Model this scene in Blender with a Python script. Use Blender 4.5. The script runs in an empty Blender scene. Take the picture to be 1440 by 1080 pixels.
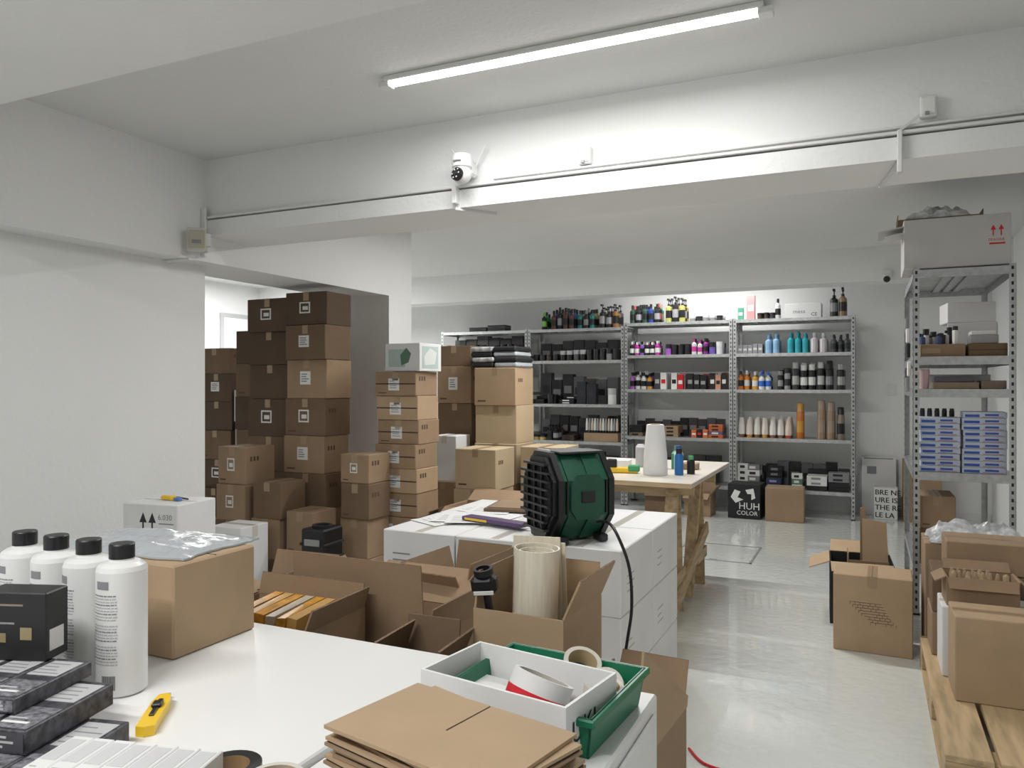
import bpy, math, random
from mathutils import Vector, Matrix
R = random.Random(7)
rad = math.radians

# ------------------------------------------------------------ materials
_mc = {}
def M(name, col, rough=0.6, metal=0.0, var=0.0, scale=8.0, bump=0.0, bscale=60.0, coat=0.0,
      emit=0.0, trans=0.0, alpha=1.0, stretch=None, bdist=.01):
    if name in _mc: return _mc[name]
    m = bpy.data.materials.new(name); m.use_nodes = True
    nt = m.node_tree; b = nt.nodes['Principled BSDF']
    b.inputs['Base Color'].default_value = (*col, 1)
    b.inputs['Roughness'].default_value = rough
    b.inputs['Metallic'].default_value = metal
    if coat: b.inputs['Coat Weight'].default_value = coat
    if trans: b.inputs['Transmission Weight'].default_value = trans
    if alpha < 1: b.inputs['Alpha'].default_value = alpha
    if emit:
        b.inputs['Emission Color'].default_value = (*col, 1)
        b.inputs['Emission Strength'].default_value = emit
    if var or bump:
        tc = nt.nodes.new('ShaderNodeTexCoord'); mp = nt.nodes.new('ShaderNodeMapping')
        nt.links.new(tc.outputs['Object'], mp.inputs['Vector'])
        if stretch: mp.inputs['Scale'].default_value = stretch
    if var:
        n = nt.nodes.new('ShaderNodeTexNoise'); n.inputs['Scale'].default_value = scale
        n.inputs['Detail'].default_value = 5
        nt.links.new(mp.outputs['Vector'], n.inputs['Vector'])
        r = nt.nodes.new('ShaderNodeValToRGB')
        r.color_ramp.elements[0].position = 0.3; r.color_ramp.elements[1].position = 0.7
        r.color_ramp.elements[0].color = (*[max(0, c*(1-var)) for c in col], 1)
        r.color_ramp.elements[1].color = (*[min(1, c*(1+var)) for c in col], 1)
        nt.links.new(n.outputs['Fac'], r.inputs['Fac'])
        nt.links.new(r.outputs['Color'], b.inputs['Base Color'])
    if bump:
        n2 = nt.nodes.new('ShaderNodeTexNoise'); n2.inputs['Scale'].default_value = bscale
        n2.inputs['Detail'].default_value = 4
        nt.links.new(mp.outputs['Vector'], n2.inputs['Vector'])
        bp = nt.nodes.new('ShaderNodeBump'); bp.inputs['Strength'].default_value = bump
        bp.inputs['Distance'].default_value = bdist
        nt.links.new(n2.outputs['Fac'], bp.inputs['Height'])
        nt.links.new(bp.outputs['Normal'], b.inputs['Normal'])
    _mc[name] = m
    return m

WALL = M('wall_plaster', (.82, .825, .82), .75, var=.025, scale=1.2, bump=.3, bscale=45)
CEIL = M('ceiling_plaster', (.74, .745, .74), .8, var=.03, scale=1.0, bump=.3, bscale=45)
FLOOR = M('floor_epoxy', (.70, .72, .69), .07, var=.06, scale=.9, bump=.42, bscale=18, coat=.6)
TRIM = M('trim_white_paint', (.76, .76, .75), .5)
CARD = M('cardboard_brown', (.32, .218, .134), .85, var=.10, scale=5, bump=.08, bscale=120)
CARD2 = M('cardboard_tan', (.50, .39, .25), .85, var=.06, scale=4, bump=.08, bscale=120)
CARD3 = M('cardboard_dark', (.10, .065, .042), .88, var=.12, scale=4, bump=.08, bscale=120)
CARDM = M('cardboard_mid', (.175, .115, .070), .88, var=.11, scale=4, bump=.08, bscale=120)
CARDL = M('cardboard_kraft_light', (.43, .305, .19), .8, var=.06, scale=6, bump=.05, bscale=160)
CARDE = M('cardboard_cut_edge', (.20, .13, .08), .9, var=.35, scale=150)
CARDW = M('carton_white', (.78, .78, .78), .6, var=.04, scale=4, bump=.05, bscale=60)
CARDG = M('carton_greyish', (.56, .55, .54), .7, var=.05, scale=4)
TAPE = M('packing_tape_brown', (.35, .245, .152), .3)
TAPEC = M('packing_tape_clear', (.64, .61, .54), .2)
SEAM = M('carton_seam', (.06, .038, .025), .9)
SEAMW = M('carton_seam_grey', (.30, .30, .30), .9)
LABEL = M('label_paper', (.74, .74, .72), .6)
INK = M('print_ink', (.02, .02, .025), .6)
INKG = M('print_ink_grey', (.25, .25, .27), .6)
INKL = M('print_ink_light_grey', (.48, .48, .49), .6)
INKB = M('print_ink_brown', (.10, .06, .04), .8)
BLACK = M('black_plastic', (.008, .008, .010), .38)
BLACKM = M('black_matte', (.012, .012, .014), .7)
WHITEP = M('white_plastic', (.78, .78, .77), .32)
GALV = M('galvanised_steel', (.50, .515, .52), .38, metal=.7, var=.15, scale=30)
GALVD = M('galvanised_hole_dark', (.02, .02, .025), .8)
WOOD = M('pine_wood', (.48, .35, .20), .6, var=.25, scale=4, stretch=(1, 8, 8), bump=.05, bscale=40)
WOODY = M('pine_wood_long', (.48, .35, .20), .6, var=.28, scale=4, stretch=(8, 1, 8), bump=.05, bscale=40)
PLYT = M('work_top_laminate', (.66, .61, .54), .3, var=.05, scale=3)
TABLEW = M('table_top_white', (.84, .84, .83), .2, var=.015, scale=3)
GREEN = M('green_crate_plastic', (.006, .16, .075), .35)
GREEND = M('heater_dark_green', (.006, .072, .040), .38, var=.1, scale=20)
YEL = M('yellow_plastic', (.85, .55, .03), .35)
ORANGE = M('orange_packet', (.58, .27, .03), .3, var=.35, scale=30)
RED = M('red_plastic', (.6, .015, .025), .35)
PURP = M('purple_label', (.32, .17, .50), .5)
DKBOX = M('dye_box_dark', (.055, .055, .065), .4, var=.8, scale=90)
DKBOXL = M('dye_box_print_grey', (.17, .17, .19), .45, var=.75, scale=120)
FILM = M('plastic_film_grey', (.44, .47, .50), .22, bump=.9, bscale=18, coat=.4)
FILMW = M('plastic_film_clear', (.50, .51, .52), .15, bump=1.0, bscale=26, coat=.6, var=.5, scale=14)
ROLLP = M('frosted_plastic_roll', (.76, .71, .58), .3, var=.10, scale=20, stretch=(6, 6, .5))
PAPER = M('paper_white', (.78, .78, .78), .7)
GLASSD = M('lens_dark_glass', (.01, .01, .015), .05, coat=1)
TUBE = M('lamp_diffuser', (1, .985, .95), .4, emit=7)
DOORM = M('door_white', (.78, .79, .80), .45)
GREYM = M('grey_metal_frame', (.30, .31, .32), .4, metal=.3)
GREYL = M('light_grey_door_frame', (.45, .46, .47), .4)
_cc = {}
def C(r, g, b, rough=.35):
    k = (r, g, b, rough)
    if k not in _cc: _cc[k] = M('pack_%d' % len(_cc), (r, g, b), rough)
    return _cc[k]

# ------------------------------------------------------------ mesh builder
class MB:
    def __init__(s): s.v = []; s.f = []; s.mi = []; s.ms = []; s.T = Matrix()
    def at(s, x=0, y=0, z=0, rz=0, rx=0, ry=0):
        s.T = Matrix.Translation((x, y, z)) @ Matrix.Rotation(rad(rz), 4, 'Z') @ Matrix.Rotation(rad(ry), 4, 'Y') @ Matrix.Rotation(rad(rx), 4, 'X'); return s
    def mid(s, m):
        if m not in s.ms: s.ms.append(m)
        return s.ms.index(m)
    def add(s, vs, fs, m):
        b = len(s.v); s.v += [s.T @ Vector(p) for p in vs]
        i = s.mid(m)
        for f in fs: s.f.append([b+k for k in f]); s.mi.append(i)
    def hexa(s, p, m):
        s.add(p, [(0,1,2,3),(7,6,5,4),(0,4,5,1),(1,5,6,2),(2,6,7,3),(3,7,4,0)], m)
    def box(s, x0, y0, z0, x1, y1, z1, m):
        s.hexa([(x0,y0,z0),(x1,y0,z0),(x1,y1,z0),(x0,y1,z0),(x0,y0,z1),(x1,y0,z1),(x1,y1,z1),(x0,y1,z1)], m)
    def cbox(s, x0, y0, z0, x1, y1, z1, c, m):
        lo = (x0,y0,z0); hi = (x1,y1,z1); vs = []; idx = {}
        for sx in (0,1):
            for sy in (0,1):
                for sz in (0,1):
                    sg = (sx,sy,sz)
                    for a in range(3):
                        p = []
                        for k in range(3):
                            v = hi[k] if sg[k] else lo[k]
                            if k != a: v += -c if sg[k] else c
                            p.append(v)
                        idx[(sg,a)] = len(vs); vs.append(p)
        fs = []
        for a in range(3):
            b1, b2 = [k for k in range(3) if k != a]
            for sv in (0,1):
                q = []
                for (u, w) in ((0,0),(1,0),(1,1),(0,1)):
                    g = [0,0,0]; g[a] = sv; g[b1] = u; g[b2] = w
                    q.append(idx[(tuple(g), a)])
                fs.append(q)
            for u in (0,1):
                for w in (0,1):
                    g0 = [0,0,0]; g0[b1] = u; g0[b2] = w; g1 = list(g0); g1[a] = 1
                    fs.append([idx[(tuple(g0), b1)], idx[(tuple(g1), b1)], idx[(tuple(g1), b2)], idx[(tuple(g0), b2)]])
        for sx in (0,1):
            for sy in (0,1):
                for sz in (0,1):
                    fs.append([idx[((sx,sy,sz),a)] for a in range(3)])
        s.add(vs, fs, m)
    def prism(s, poly, y0, y1, m, axis='y'):
        n = len(poly)
        if axis == 'y': vs = [(a, y0, b) for a, b in poly] + [(a, y1, b) for a, b in poly]
        elif axis == 'z': vs = [(a, b, y0) for a, b in poly] + [(a, b, y1) for a, b in poly]
        else: vs = [(y0, a, b) for a, b in poly] + [(y1, a, b) for a, b in poly]
        fs = [list(range(n)), list(range(2*n-1, n-1, -1))] + [(i, (i+1) % n, n+(i+1) % n, n+i) for i in range(n)]
        s.add(vs, fs, m)
    def lathe(s, prof, mats, n=14, o=(0,0,0)):
        vs = []
        for r, z in prof:
            for k in range(n):
                a = 2*math.pi*k/n
                vs.append((o[0]+max(r,1e-4)*math.cos(a), o[1]+max(r,1e-4)*math.sin(a), o[2]+z))
        if not isinstance(mats, (list, tuple)): mats = [mats]*(len(prof)-1)
        for j in range(len(prof)-1):
            b = j*n
            s.add(vs[b:b+2*n], [(k, (k+1) % n, n+(k+1) % n, n+k) for k in range(n)], mats[j])
        s.add(vs[:n], [list(range(n))[::-1]], mats[0])
        s.add(vs[-n:], [list(range(n))], mats[-1])
    def ring(s, ro, ri, z0, z1, m, mi=None, n=28, o=(0,0,0)):
        vs = []
        for r, z in ((ro,z0),(ro,z1),(ri,z1),(ri,z0)):
            for k in range(n):
                a = 2*math.pi*k/n; vs.append((o[0]+r*math.cos(a), o[1]+r*math.sin(a), o[2]+z))
        for j in range(4):
            mm = (mi or m) if j == 2 else m
            q = ((j+1) % 4)*n; p = j*n
            s.add(vs, [(p+k, p+(k+1) % n, q+(k+1) % n, q+k) for k in range(n)], mm)
    def tube(s, path, r, m, n=8):
        P = [Vector(p) for p in path]; vs = []; up = Vector((0,0,1))
        for i, p in enumerate(P):
            d = (P[min(i+1, len(P)-1)]-P[max(i-1, 0)]).normalized()
            a = d.cross(up)
            if a.length < .05: a = d.cross(Vector((1,0,0)))
            a.normalize(); b = d.cross(a).normalized()
            for k in range(n):
                t = 2*math.pi*k/n; vs.append(p+a*r*math.cos(t)+b*r*math.sin(t))
        fs = []
        for i in range(len(P)-1):
            for k in range(n): fs.append((i*n+k, i*n+(k+1) % n, (i+1)*n+(k+1) % n, (i+1)*n+k))
        fs += [list(range(n))[::-1], [(len(P)-1)*n+k for k in range(n)]]
        s.add(vs, fs, m)
    def beam(s, p, q, w, h, m):
        p = Vector(p); q = Vector(q); d = (q-p).normalized()
        a = d.cross(Vector((0,0,1)))
        if a.length < .05: a = Vector((1,0,0))
        a.normalize(); b = a.cross(d).normalized()
        pts = [e + a*sx*w/2 + b*sy*h/2 for e in (p, q) for sx, sy in ((-1,-1),(1,-1),(1,1),(-1,1))]
        s.hexa(pts, m)
    def sphere(s, o, r, m, n=16, k=10, sz=1):
        prof = [(r*math.sin(math.pi*i/k), -r*sz*math.cos(math.pi*i/k)) for i in range(k+1)]
        s.lathe(prof, m, n, o)
    def front(s, x0, z0, x1, z1, y, m):   # print on a -y face
        s.box(x0, y-.0008, z0, x1, y+.0005, z1, m)
    def right(s, y0, z0, y1, z1, x, m):   # print on a +x face
        s.box(x-.0005, y0, z0, x+.0008, y1, z1, m)
    def text(s, st, size, Tm, m):
        cu = bpy.data.curves.new('t', 'FONT'); cu.body = st; cu.size = size; cu.resolution_u = 2
        ob = bpy.data.objects.new('t', cu); bpy.context.collection.objects.link(ob)
        dg = bpy.context.evaluated_depsgraph_get(); me = ob.evaluated_get(dg).to_mesh()
        vs = [Tm @ v.co for v in me.vertices]; fs = [list(p.vertices) for p in me.polygons]
        if vs: s.add([tuple(v) for v in vs], fs, m)
        bpy.data.objects.remove(ob); bpy.data.curves.remove(cu)
    def build(s, name, angle=32, recalc=True):
        import bmesh
        xs = [v.x for v in s.v]; ys = [v.y for v in s.v]; zs = [v.z for v in s.v]
        c = Vector(((min(xs)+max(xs))/2, (min(ys)+max(ys))/2, min(zs)))
        me = bpy.data.meshes.new(name)
        me.from_pydata([v-c for v in s.v], [], s.f)
        for m in s.ms: me.materials.append(m)
        me.polygons.foreach_set('material_index', s.mi)
        bm = bmesh.new(); bm.from_mesh(me)
        if recalc: bmesh.ops.recalc_face_normals(bm, faces=bm.faces)
        if len(s.v) < 3000: bmesh.ops.remove_doubles(bm, verts=bm.verts, dist=1e-6)
        bm.to_mesh(me); bm.free()
        me.polygons.foreach_set('use_smooth', [True]*len(me.polygons))
        try: me.set_sharp_from_angle(angle=rad(angle))
        except Exception: pass
        ob = bpy.data.objects.new(name, me); ob.location = c
        bpy.context.collection.objects.link(ob)
        return ob

FR = Matrix.Rotation(rad(90), 4, 'X')                # text in xz plane facing -y
RT = Matrix.Rotation(rad(90), 4, 'Z') @ FR           # text facing +x

# ------------------------------------------------------------ shell
def slab(name, *a, m=WALL):
    b = MB(); b.box(*a, m); return b.build(name)
ZC = 2.68
slab('floor', -7.6, -2.8, -.12, 1.35, 9.35, 0, m=FLOOR)
slab('ceiling', -7.6, -2.8, ZC, 1.35, 9.35, ZC+.15, m=CEIL)
slab('wall_back', -7.6, 9.15, 0, 1.35, 9.35, ZC)
slab('wall_right', 1.15, -2.6, 0, 1.35, 9.15, ZC)
slab('wall_front', -3.75, -2.8, 0, 1.35, -2.6, ZC)
slab('wall_left', -3.78, -2.6, 0, -3.60, 3.40, 2.10)
slab('wall_left_return', -7.4, 3.22, 0, -3.78, 3.40, ZC)
b = MB(); b.box(-7.6, 3.22, 0, -7.4, 9.15, ZC, WALL); b.build('wall_left_far')
slab('trim_beam_longitudinal', -3.90, -2.6, 2.10, -3.44, 5.44, ZC)
slab('trim_beam_near', -3.44, .75, 2.38, 1.15, 1.69, ZC)
b = MB(); b.box(-3.44, 3.26, 2.33, 1.15, 3.64, ZC, WALL); b.box(-3.44, 3.235, 2.245, 1.15, 3.64, 2.33, WALL)
b.build('trim_beam_middle')
slab('trim_beam_far', -7.4, 7.9, 2.36, 1.15, 8.22, ZC)
slab('wall_pillar', -3.90, 5.11, 0, -3.44, 5.44, 2.10)
b = MB()
X = -7.397
b.box(X, 7.22, 0.001, X+.03, 7.27, 2.30, GREYL); b.box(X, 8.12, 0.001, X+.03, 8.17, 2.30, GREYL); b.box(X, 7.27, 2.25, X+.03, 8.12, 2.30, GREYL)
b.box(X, 7.27, 0.01, X+.02, 8.12, 2.25, DOORM)
b.box(X+.02, 7.38, .2, X+.027, 8.02, 1.0, WHITEP); b.box(X+.02, 7.38, 1.15, X+.027, 8.02, 2.1, WHITEP)
b.box(X+.02, 7.32, 1.0, X+.07, 7.35, 1.03, GREYM); b.box(X+.055, 7.32, 1.0, X+.07, 7.45, 1.03, GREYM)
b.build('door_1')
b = MB(); b.box(-7.39, 9.136, 0, 1.14, 9.149, .07, TRIM); b.build('baseboard_back')
b = MB(); b.box(-3.599, -2.59, 0, -3.588, 3.39, .07, TRIM); b.build('baseboard_left')
b = MB()
x0, x1, y0, y1 = -1.45, -.82, 6.2, 6.85
for a in ((x0,y0,x1,y0+.015),(x0,y1-.015,x1,y1),(x0,y0,x0+.015,y1),(x1-.015,y0,x1,y1)):
    b.box(a[0], a[1], 0, a[2], a[3], .004, GREYM)
b.box(x0+.022, y0+.022, 0, x1-.022, y1-.022, .002, FLOOR)
b.cbox(-1.15, 6.23, .002, -1.09, 6.25, .008, .002, GREYM)
b.build('floor_hatch')

# ------------------------------------------------------------ lamps
def lamp(cx, cy, L, power, z=ZC, rz=0):
    b = MB(); b.at(cx, cy, 0, rz)
    b.cbox(-L/2-.02, -.032, z-.022, L/2+.02, .032, z, .004, WHITEP)
    n = 10; pr = [(.024*math.cos(math.pi+math.pi*k/n), z-.022+.017*math.sin(math.pi+math.pi*k/n)) for k in range(n+1)]
    b.prism(pr, -L/2, L/2, TUBE, axis='x')
    b.cbox(-L/2-.05, -.026, z-.042, -L/2, .026, z-.020, .003, WHITEP)
    b.cbox(L/2, -.026, z-.042, L/2+.05, .026, z-.020, .003, WHITEP)
    b.build('ceiling_tube_lamp')
    l = bpy.data.lights.new('tube_light', 'AREA'); l.shape = 'RECTANGLE'; l.size = L; l.size_y = .045
    l.energy = power; l.color = (1, .992, .97)
    o = bpy.data.objects.new('fluorescent_light_source', l); o.location = (cx, cy, z-.044); o.rotation_euler = (0, 0, rad(rz))
    bpy.context.collection.objects.link(o)
lamp(-1.07, 2.70, 1.47, 19)
lamp(-1.2, -.3, 1.45, 44)
lamp(-1.5, 5.22, 1.45, 54)
lamp(-6.2, 6.6, 1.45, 85, rz=90)
lamp(-1.7, 8.42, 1.45, 17)

# ------------------------------------------------------------ cartons
def carton(x, y, z, w, d, h, rz=0, m=CARD, seam='x', label=None, tape=True, prints=0, name='cardboard_box', c=.004, band=None, marks=False):
    b = MB(); b.at(x, y, z, rz)
    b.cbox(0, 0, 0, w, d, h, c, m)
    wh = m in (CARDW, CARDG)
    sm = SEAMW if wh else SEAM
    tp = TAPEC if wh else TAPE
    t = .024
    if seam == 'x':
        if tape:
            b.box(.002, d/2-t, h-.0006, w-.002, d/2+t, h+.0006, tp)
            b.right(d/2-t, h-.07, d/2+t, h-.003, w, tp)
        b.box(.002, d/2-.001, h-.0006, w-.002, d/2+.001, h+.0009, sm)
    else:
        if tape:
            b.box(w/2-t, .002, h-.0006, w/2+t, d-.002, h+.0006, tp)
            b.front(w/2-t, h-.06, w/2+t, h-.003, 0, tp)
        b.box(w/2-.001, .002, h-.0006, w/2+.001, d-.002, h+.0009, sm)
    if band: b.front(.004, h*.47, w-.004, h*.52, 0, band)
    if label:
        lx, lz, lw, lh = label
        b.front(lx*w, lz*h, (lx+lw)*w, (lz+lh)*h, 0, LABEL)
        kind = R.random()
        if kind < .5:
            b.front((lx+lw*.12)*w, (lz+lh*.12)*h, (lx+lw*.88)*w, (lz+lh*.88)*h, -.0004, m)
            b.front((lx+lw*.3)*w, (lz+lh*.3)*h, (lx+lw*.8)*w, (lz+lh*.62)*h, -.0008, LABEL)
        else:
            for k in range(4):
                zz = (lz+lh*(.2+.18*k))*h
                b.box(lx*w+.12*lw*w, -.0014, zz, (lx+lw*(.55+.3*R.random()))*w, -.0005, zz+.03*h, INKG)
    if marks:
        for k in range(3): b.right(d*.15+.03*k, h*.62, d*.15+.03*k+.018, h*.62+.03, w, INKB)
        b.front(w*.08, h*.1, w*.28, h*.14, 0, INKB)
    for k in range(prints):
        zz = h*(.18+.08*k); b.front(w*.3, zz, w*(.55+.3*R.random()), zz+h*.03, 0, INKB)
    return b.build(name)

def open_carton(x, y, z, w, d, h, rz=0, m=CARD, flaps=(120, 20, 110, 100), fl=None, name='open_cardboard_box', inner=None, prints=0, extra=None, fm=None):
    b = MB(); b.at(x, y, z, rz); t = .005; fm = fm or m
    b.box(0, 0, 0, w, d, t, m)
    b.box(0, 0, t, w, t, h, m); b.box(0, d-t, t, w, d, h, m)
    b.box(0, t, t, t, d-t, h, m); b.box(w-t, t, t, w, d-t, h, m)
    if inner:
        b.box(t, t, t, w-t, t+.001, h, inner); b.box(t, d-t-.001, t, w-t, d-t, h, inner)
        b.box(t, t, t, t+.001, d-t, h, inner); b.box(w-t-.001, t, t, w-t, d-t, h, inner)
    fls = fl if isinstance(fl, (tuple, list)) else [fl or d*.48]*4
    def flap(p0, p1, out, a, L):
        if a is None: return
        p0 = Vector(p0); p1 = Vector(p1); out = Vector(out)
        a = rad(a); dr = out*math.sin(a)+Vector((0,0,1))*math.cos(a); nn = out*math.cos(a)-Vector((0,0,1))*math.sin(a)
        e = (p1-p0).normalized()*.004
        q = [p0+e, p1-e, p1-e*2+dr*L, p0+e*2+dr*L]
        b.hexa([v-nn*t for v in q]+[v for v in q], fm)
        b.hexa([v-nn*t*1.02+dr*.0008 for v in (q[2], q[3])] + [v+dr*.0008 for v in (q[3], q[2])] +
               [v-nn*t*1.02 for v in (q[2], q[3])]+[v for v in (q[3], q[2])], CARDE if fm not in (BLACKM, CARDW) else fm)
    flap((0,0,h), (w,0,h), (0,-1,0), flaps[0], fls[0])
    flap((w,d,h), (0,d,h), (0,1,0), flaps[1], fls[1])
    flap((0,d,h), (0,0,h), (-1,0,0), flaps[2], fls[2])
    flap((w,0,h), (w,d,h), (1,0,0), flaps[3], fls[3])
    for k in range(prints):
        zz = h*(.3+.09*k); b.front(w*.2, zz, w*(.5+.3*R.random()), zz+h*.035, 0, INKB)
    if extra: extra(b, w, d, h)
    return b.build(name)

def stack(x, y, z0, w, d, hs, m=CARD, jit=.012, label=(.34, .36, .26, .34), ms=None, rz=0, lp=.5, **k):
    z = z0
    for i, h in enumerate(hs):
        mm = ms[i % len(ms)] if ms else m
        dx = R.uniform(-jit, jit); dy = R.uniform(-jit, jit)
        carton(x+dx, y+dy, z, w*R.uniform(.97, 1), d, h-.001, rz+R.uniform(-1.2, 1.2), mm, seam='y', label=label if R.random() < lp else None, marks=R.random() < .6, **k)
        z += h
    return z

# --- big dark stacks by the pillar
stack(-3.72, 4.24, 0, .355, .28, [.27, .27, .24, .26, .26, .27, .24, .23], ms=[CARDM, CARD, CARDM, CARD, CARDM, CARD, CARDM, CARD3], lp=.7)
stack(-4.14, 4.32, 0, .385, .30, [.25, .26, .26, .25, .27, .25, .24, .24], ms=[CARD, CARDM, CARDM, CARDM, CARD3, CARD3, CARD3, CARD3])
stack(-4.56, 4.62, 0, .37, .30, [.26]*7, ms=[CARD3, CARDM])
stack(-5.30, 4.95, 0, .37, .32, [.25, .25, .25, .25, .25, .24, .22], ms=[CARDM, CARD3, CARD3])
stack(-5.36, 5.55, 0, .40, .34, [.30, .30, .30, .30], ms=[CARDW, CARDG, CARDW])
stack(-4.92, 4.96, 0, .34, .30, [.27, .27, .27, .27, .27], ms=[CARDG, CARDG, CARDW], lp=.3)
stack(-3.98, 3.86, 0, .25, .27, [.24, .25, .24, .25], ms=[CARD, CARDM, CARD, CARD])
stack(-3.68, 3.88, 0, .24, .24, [.26, .26, .24], ms=[CARDM, CARD])
stack(-3.15, 4.12, 0, .225, .24, [.26, .26, .23, .19], ms=[CARD, CARD, CARDM])
stack(-3.40, 3.90, 0, .22, .24, [.30, .28], ms=[CARDM, CARD])
carton(-3.66, 3.50, 0, .24, .24, .53, 2, CARDW, label=None)
b = MB(); b.at(-3.13, 3.70, 0, 3)
b.cbox(0, 0, 0, .17, .20, .52, .01, BLACK)
for k in range(5): b.cbox(-.006, -.006, .06+.09*k, .176, .206, .075+.09*k, .003, BLACKM)
b.cbox(.03, -.01, .42, .14, .0, .46, .003, GREYM); b.ring(.06, .045, .52, .535, BLACKM, o=(.085, .10, 0))
b.build('black_plastic_canister')

# --- light brown stack
stack(-3.07, 4.42, 0, .335, .28, [.165]*9, ms=[CARD, CARDL, CARD], label=(.33, .22, .27, .5), band=SEAM, lp=.95)
b = MB(); b.at(-3.02, 4.44, 1.4865, -4)
b.cbox(0, 0, 0, .29, .26, .19, .004, CARDW)
b.front(.03, .03, .17, .15, 0, C(.45,.55,.52)); b.prism([(.14,.04),(.2,.06),(.22,.12),(.18,.16),(.13,.11)], -.0016, -.0006, C(.1,.2,.12))
b.right(.03, .02, .22, .17, .29, C(.50, .60, .58)); b.prism([(.06,.04),(.18,.05),(.20,.13),(.12,.16),(.05,.1)], .2909, .2916, C(.75,.78,.75), axis='x')
b.build('printed_white_box')
stack(-3.30, 5.62, 0, .33, .30, [.31, .31, .31, .31, .31, .17], ms=[CARDM, CARD, CARDM], lp=.1)
stack(-3.16, 5.30, 0, .22, .24, [.33, .30, .36], ms=[CARDM, CARD, CARDW], lp=0)
zt = stack(-2.86, 5.46, 0, .37, .34, [.31, .31, .31, .30, .30], ms=[CARD2, CARDL, CARD2], label=None)
b = MB()
for k in range(4):
    b.at(-2.90+R.uniform(-.01, .01), 5.47, zt+.002+k*.042, R.uniform(-4, 4))
    b.cbox(0, 0, 0, .20, .30, .040, .012, FILMW if k % 2 else BLACKM); b.cbox(.205, .0, 0, .41, .30, .040, .012, FILM if k % 2 == 0 else BLACKM)
b.build('plastic_wrapped_packs')
stack(-2.43, 5.40, 0, .36, .36, [.31, .31, .30], ms=[CARD2, CARD2, CARD2], label=None)
stack(-2.80, 5.02, 0, .34, .34, [.31, .31, .30], ms=[CARDL, CARD2, CARD2], label=None)
stack(-2.62, 4.56, 0, .42, .34, [.28], ms=[CARD, CARDM], label=None)
open_carton(-2.62, 4.56, .281, .42, .33, .28, 0, CARD, flaps=(115, 60, 110, 75), fl=.14)
open_carton(-2.14, 4.45, .0, .20, .30, .50, 5, CARDM, flaps=(105, 60, 120, 40), fl=.1)

# --- white stack of cartons (centre) with heater
xs = [-1.92, -1.56, -1.20, -.84]; ys = [2.80, 3.275, 3.75]
for i in range(3):
    for j in range(2):
        for k, (za, zb) in enumerate(((0, .256), (.257, .512), (.513, .77))):
            bb = MB(); jx = R.uniform(-.003, .003)
            X0, X1, Y0, Y1 = xs[i]+.004, xs[i+1]-.004, ys[j]+.004, ys[j+1]-.004
            bb.cbox(X0, Y0+jx, za, X1, Y1+jx, zb-.001, .004, CARDW)
            bb.box((X0+X1)/2-.02, Y0+.006, zb-.0015, (X0+X1)/2+.02, Y1-.006, zb-.0004, TAPEC)
            bb.box((X0+X1)/2-.001, Y0+.006, zb-.0015, (X0+X1)/2+.001, Y1-.006, zb-.0001, SEAMW)
            yf = Y0+jx
            for q in range(4): bb.box(X0+.05, yf-.0008, za+.07+q*.028, X0+.05+R.uniform(.05, .13), yf, za+.076+q*.028, INKG)
            bb.box(X0+.24, yf-.0008, za+.06, X0+.26, yf, za+.12, INKG)
            for q in range(3): bb.box(X1, Y0+.08, za+.08+q*.03, X1+.0008, Y0+.14+.04*R.random(), za+.086+q*.03, INKL)
            bb.build('white_carton')
b = MB()
for k in range(12):
    b.at(R.uniform(-1.78, -1.36), R.uniform(3.10, 3.5), .7712+k*.0009, R.uniform(-30, 30))
    b.box(-.105, -.148, 0, .105, .148, .0006, PAPER)
    for q in range(5): b.box(-.08, -.1+q*.03, .0006, .06*R.random()+.02, -.095+q*.03, .0008, INKG)
b.build('loose_paper_sheets')
b = MB(); b.at(-1.50, 3.06, .7835, -14)
b.cbox(-.17, -.035, 0, .17, .035, .018, .004, C(.10, .06, .16)); b.box(-.15, -.036, .004, -.02, -.034, .014, YEL)
b.build('small_tool_packet')
b = MB(); b.at(-1.52, 3.5, .7835, 10); b.box(-.2, -.14, 0, .2, .14, .012, CARDM); b.box(-.18, -.12, .012, .2, .12, .018, CARD)
b.build('folded_cardboard_sheet')

# heater
b = MB(); b.at(-1.108, 2.945, .772, -40)
w, h, dp = .285, .34, .275
def octo(w, h, cx=.08, cz=.10, z0=.012):
    x = w/2
    return [(-x+cx, z0), (x-cx, z0), (x, z0+cz), (x, z0+h-cz), (x-cx, z0+h), (-x+cx, z0+h), (-x, z0+h-cz), (-x, z0+cz)]
def octo_in(k): return [(a*k, (c-.182)*k+.182) for a, c in octo(w, h)]
b.prism(octo_in(.97), -dp/2+.03, dp/2-.03, GREEND)
b.prism(octo_in(1.03), -dp/2+.012, -dp/2+.036, BLACK); b.prism(octo_in(1.03), dp/2-.036, dp/2-.012, BLACK)
b.prism(octo_in(1.01), -dp/2+.055, -.012, GREEND); b.prism(octo_in(1.01), .012, dp/2-.055, GREEND)
b.prism(octo_in(.92), -dp/2-.004, -dp/2+.03, BLACK); b.prism(octo_in(.90), dp/2-.03, dp/2+.0, BLACK)
b.prism(octo_in(.82), -dp/2-.010, -dp/2, BLACKM)
for k in range(9):
    zz = .055+k*.032; hw = .118 if .09 < zz < .28 else .09
    b.beam((-hw, -dp/2-.014, zz), (hw, -dp/2-.014, zz), .022, .009, BLACK)
for sx in (-.06, 0, .06): b.box(sx-.003, -dp/2-.022, .05, sx+.003, -dp/2-.008, .315, BLACK)
for k in range(5): b.box(w/2*.97, -.088+.044*k-.003, .12, w/2*1.01+.006, -.088+.044*k+.003, .25, BLACK)
b.cbox(-.09, -.09, .347, .09, .09, .359, .004, BLACK)
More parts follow.
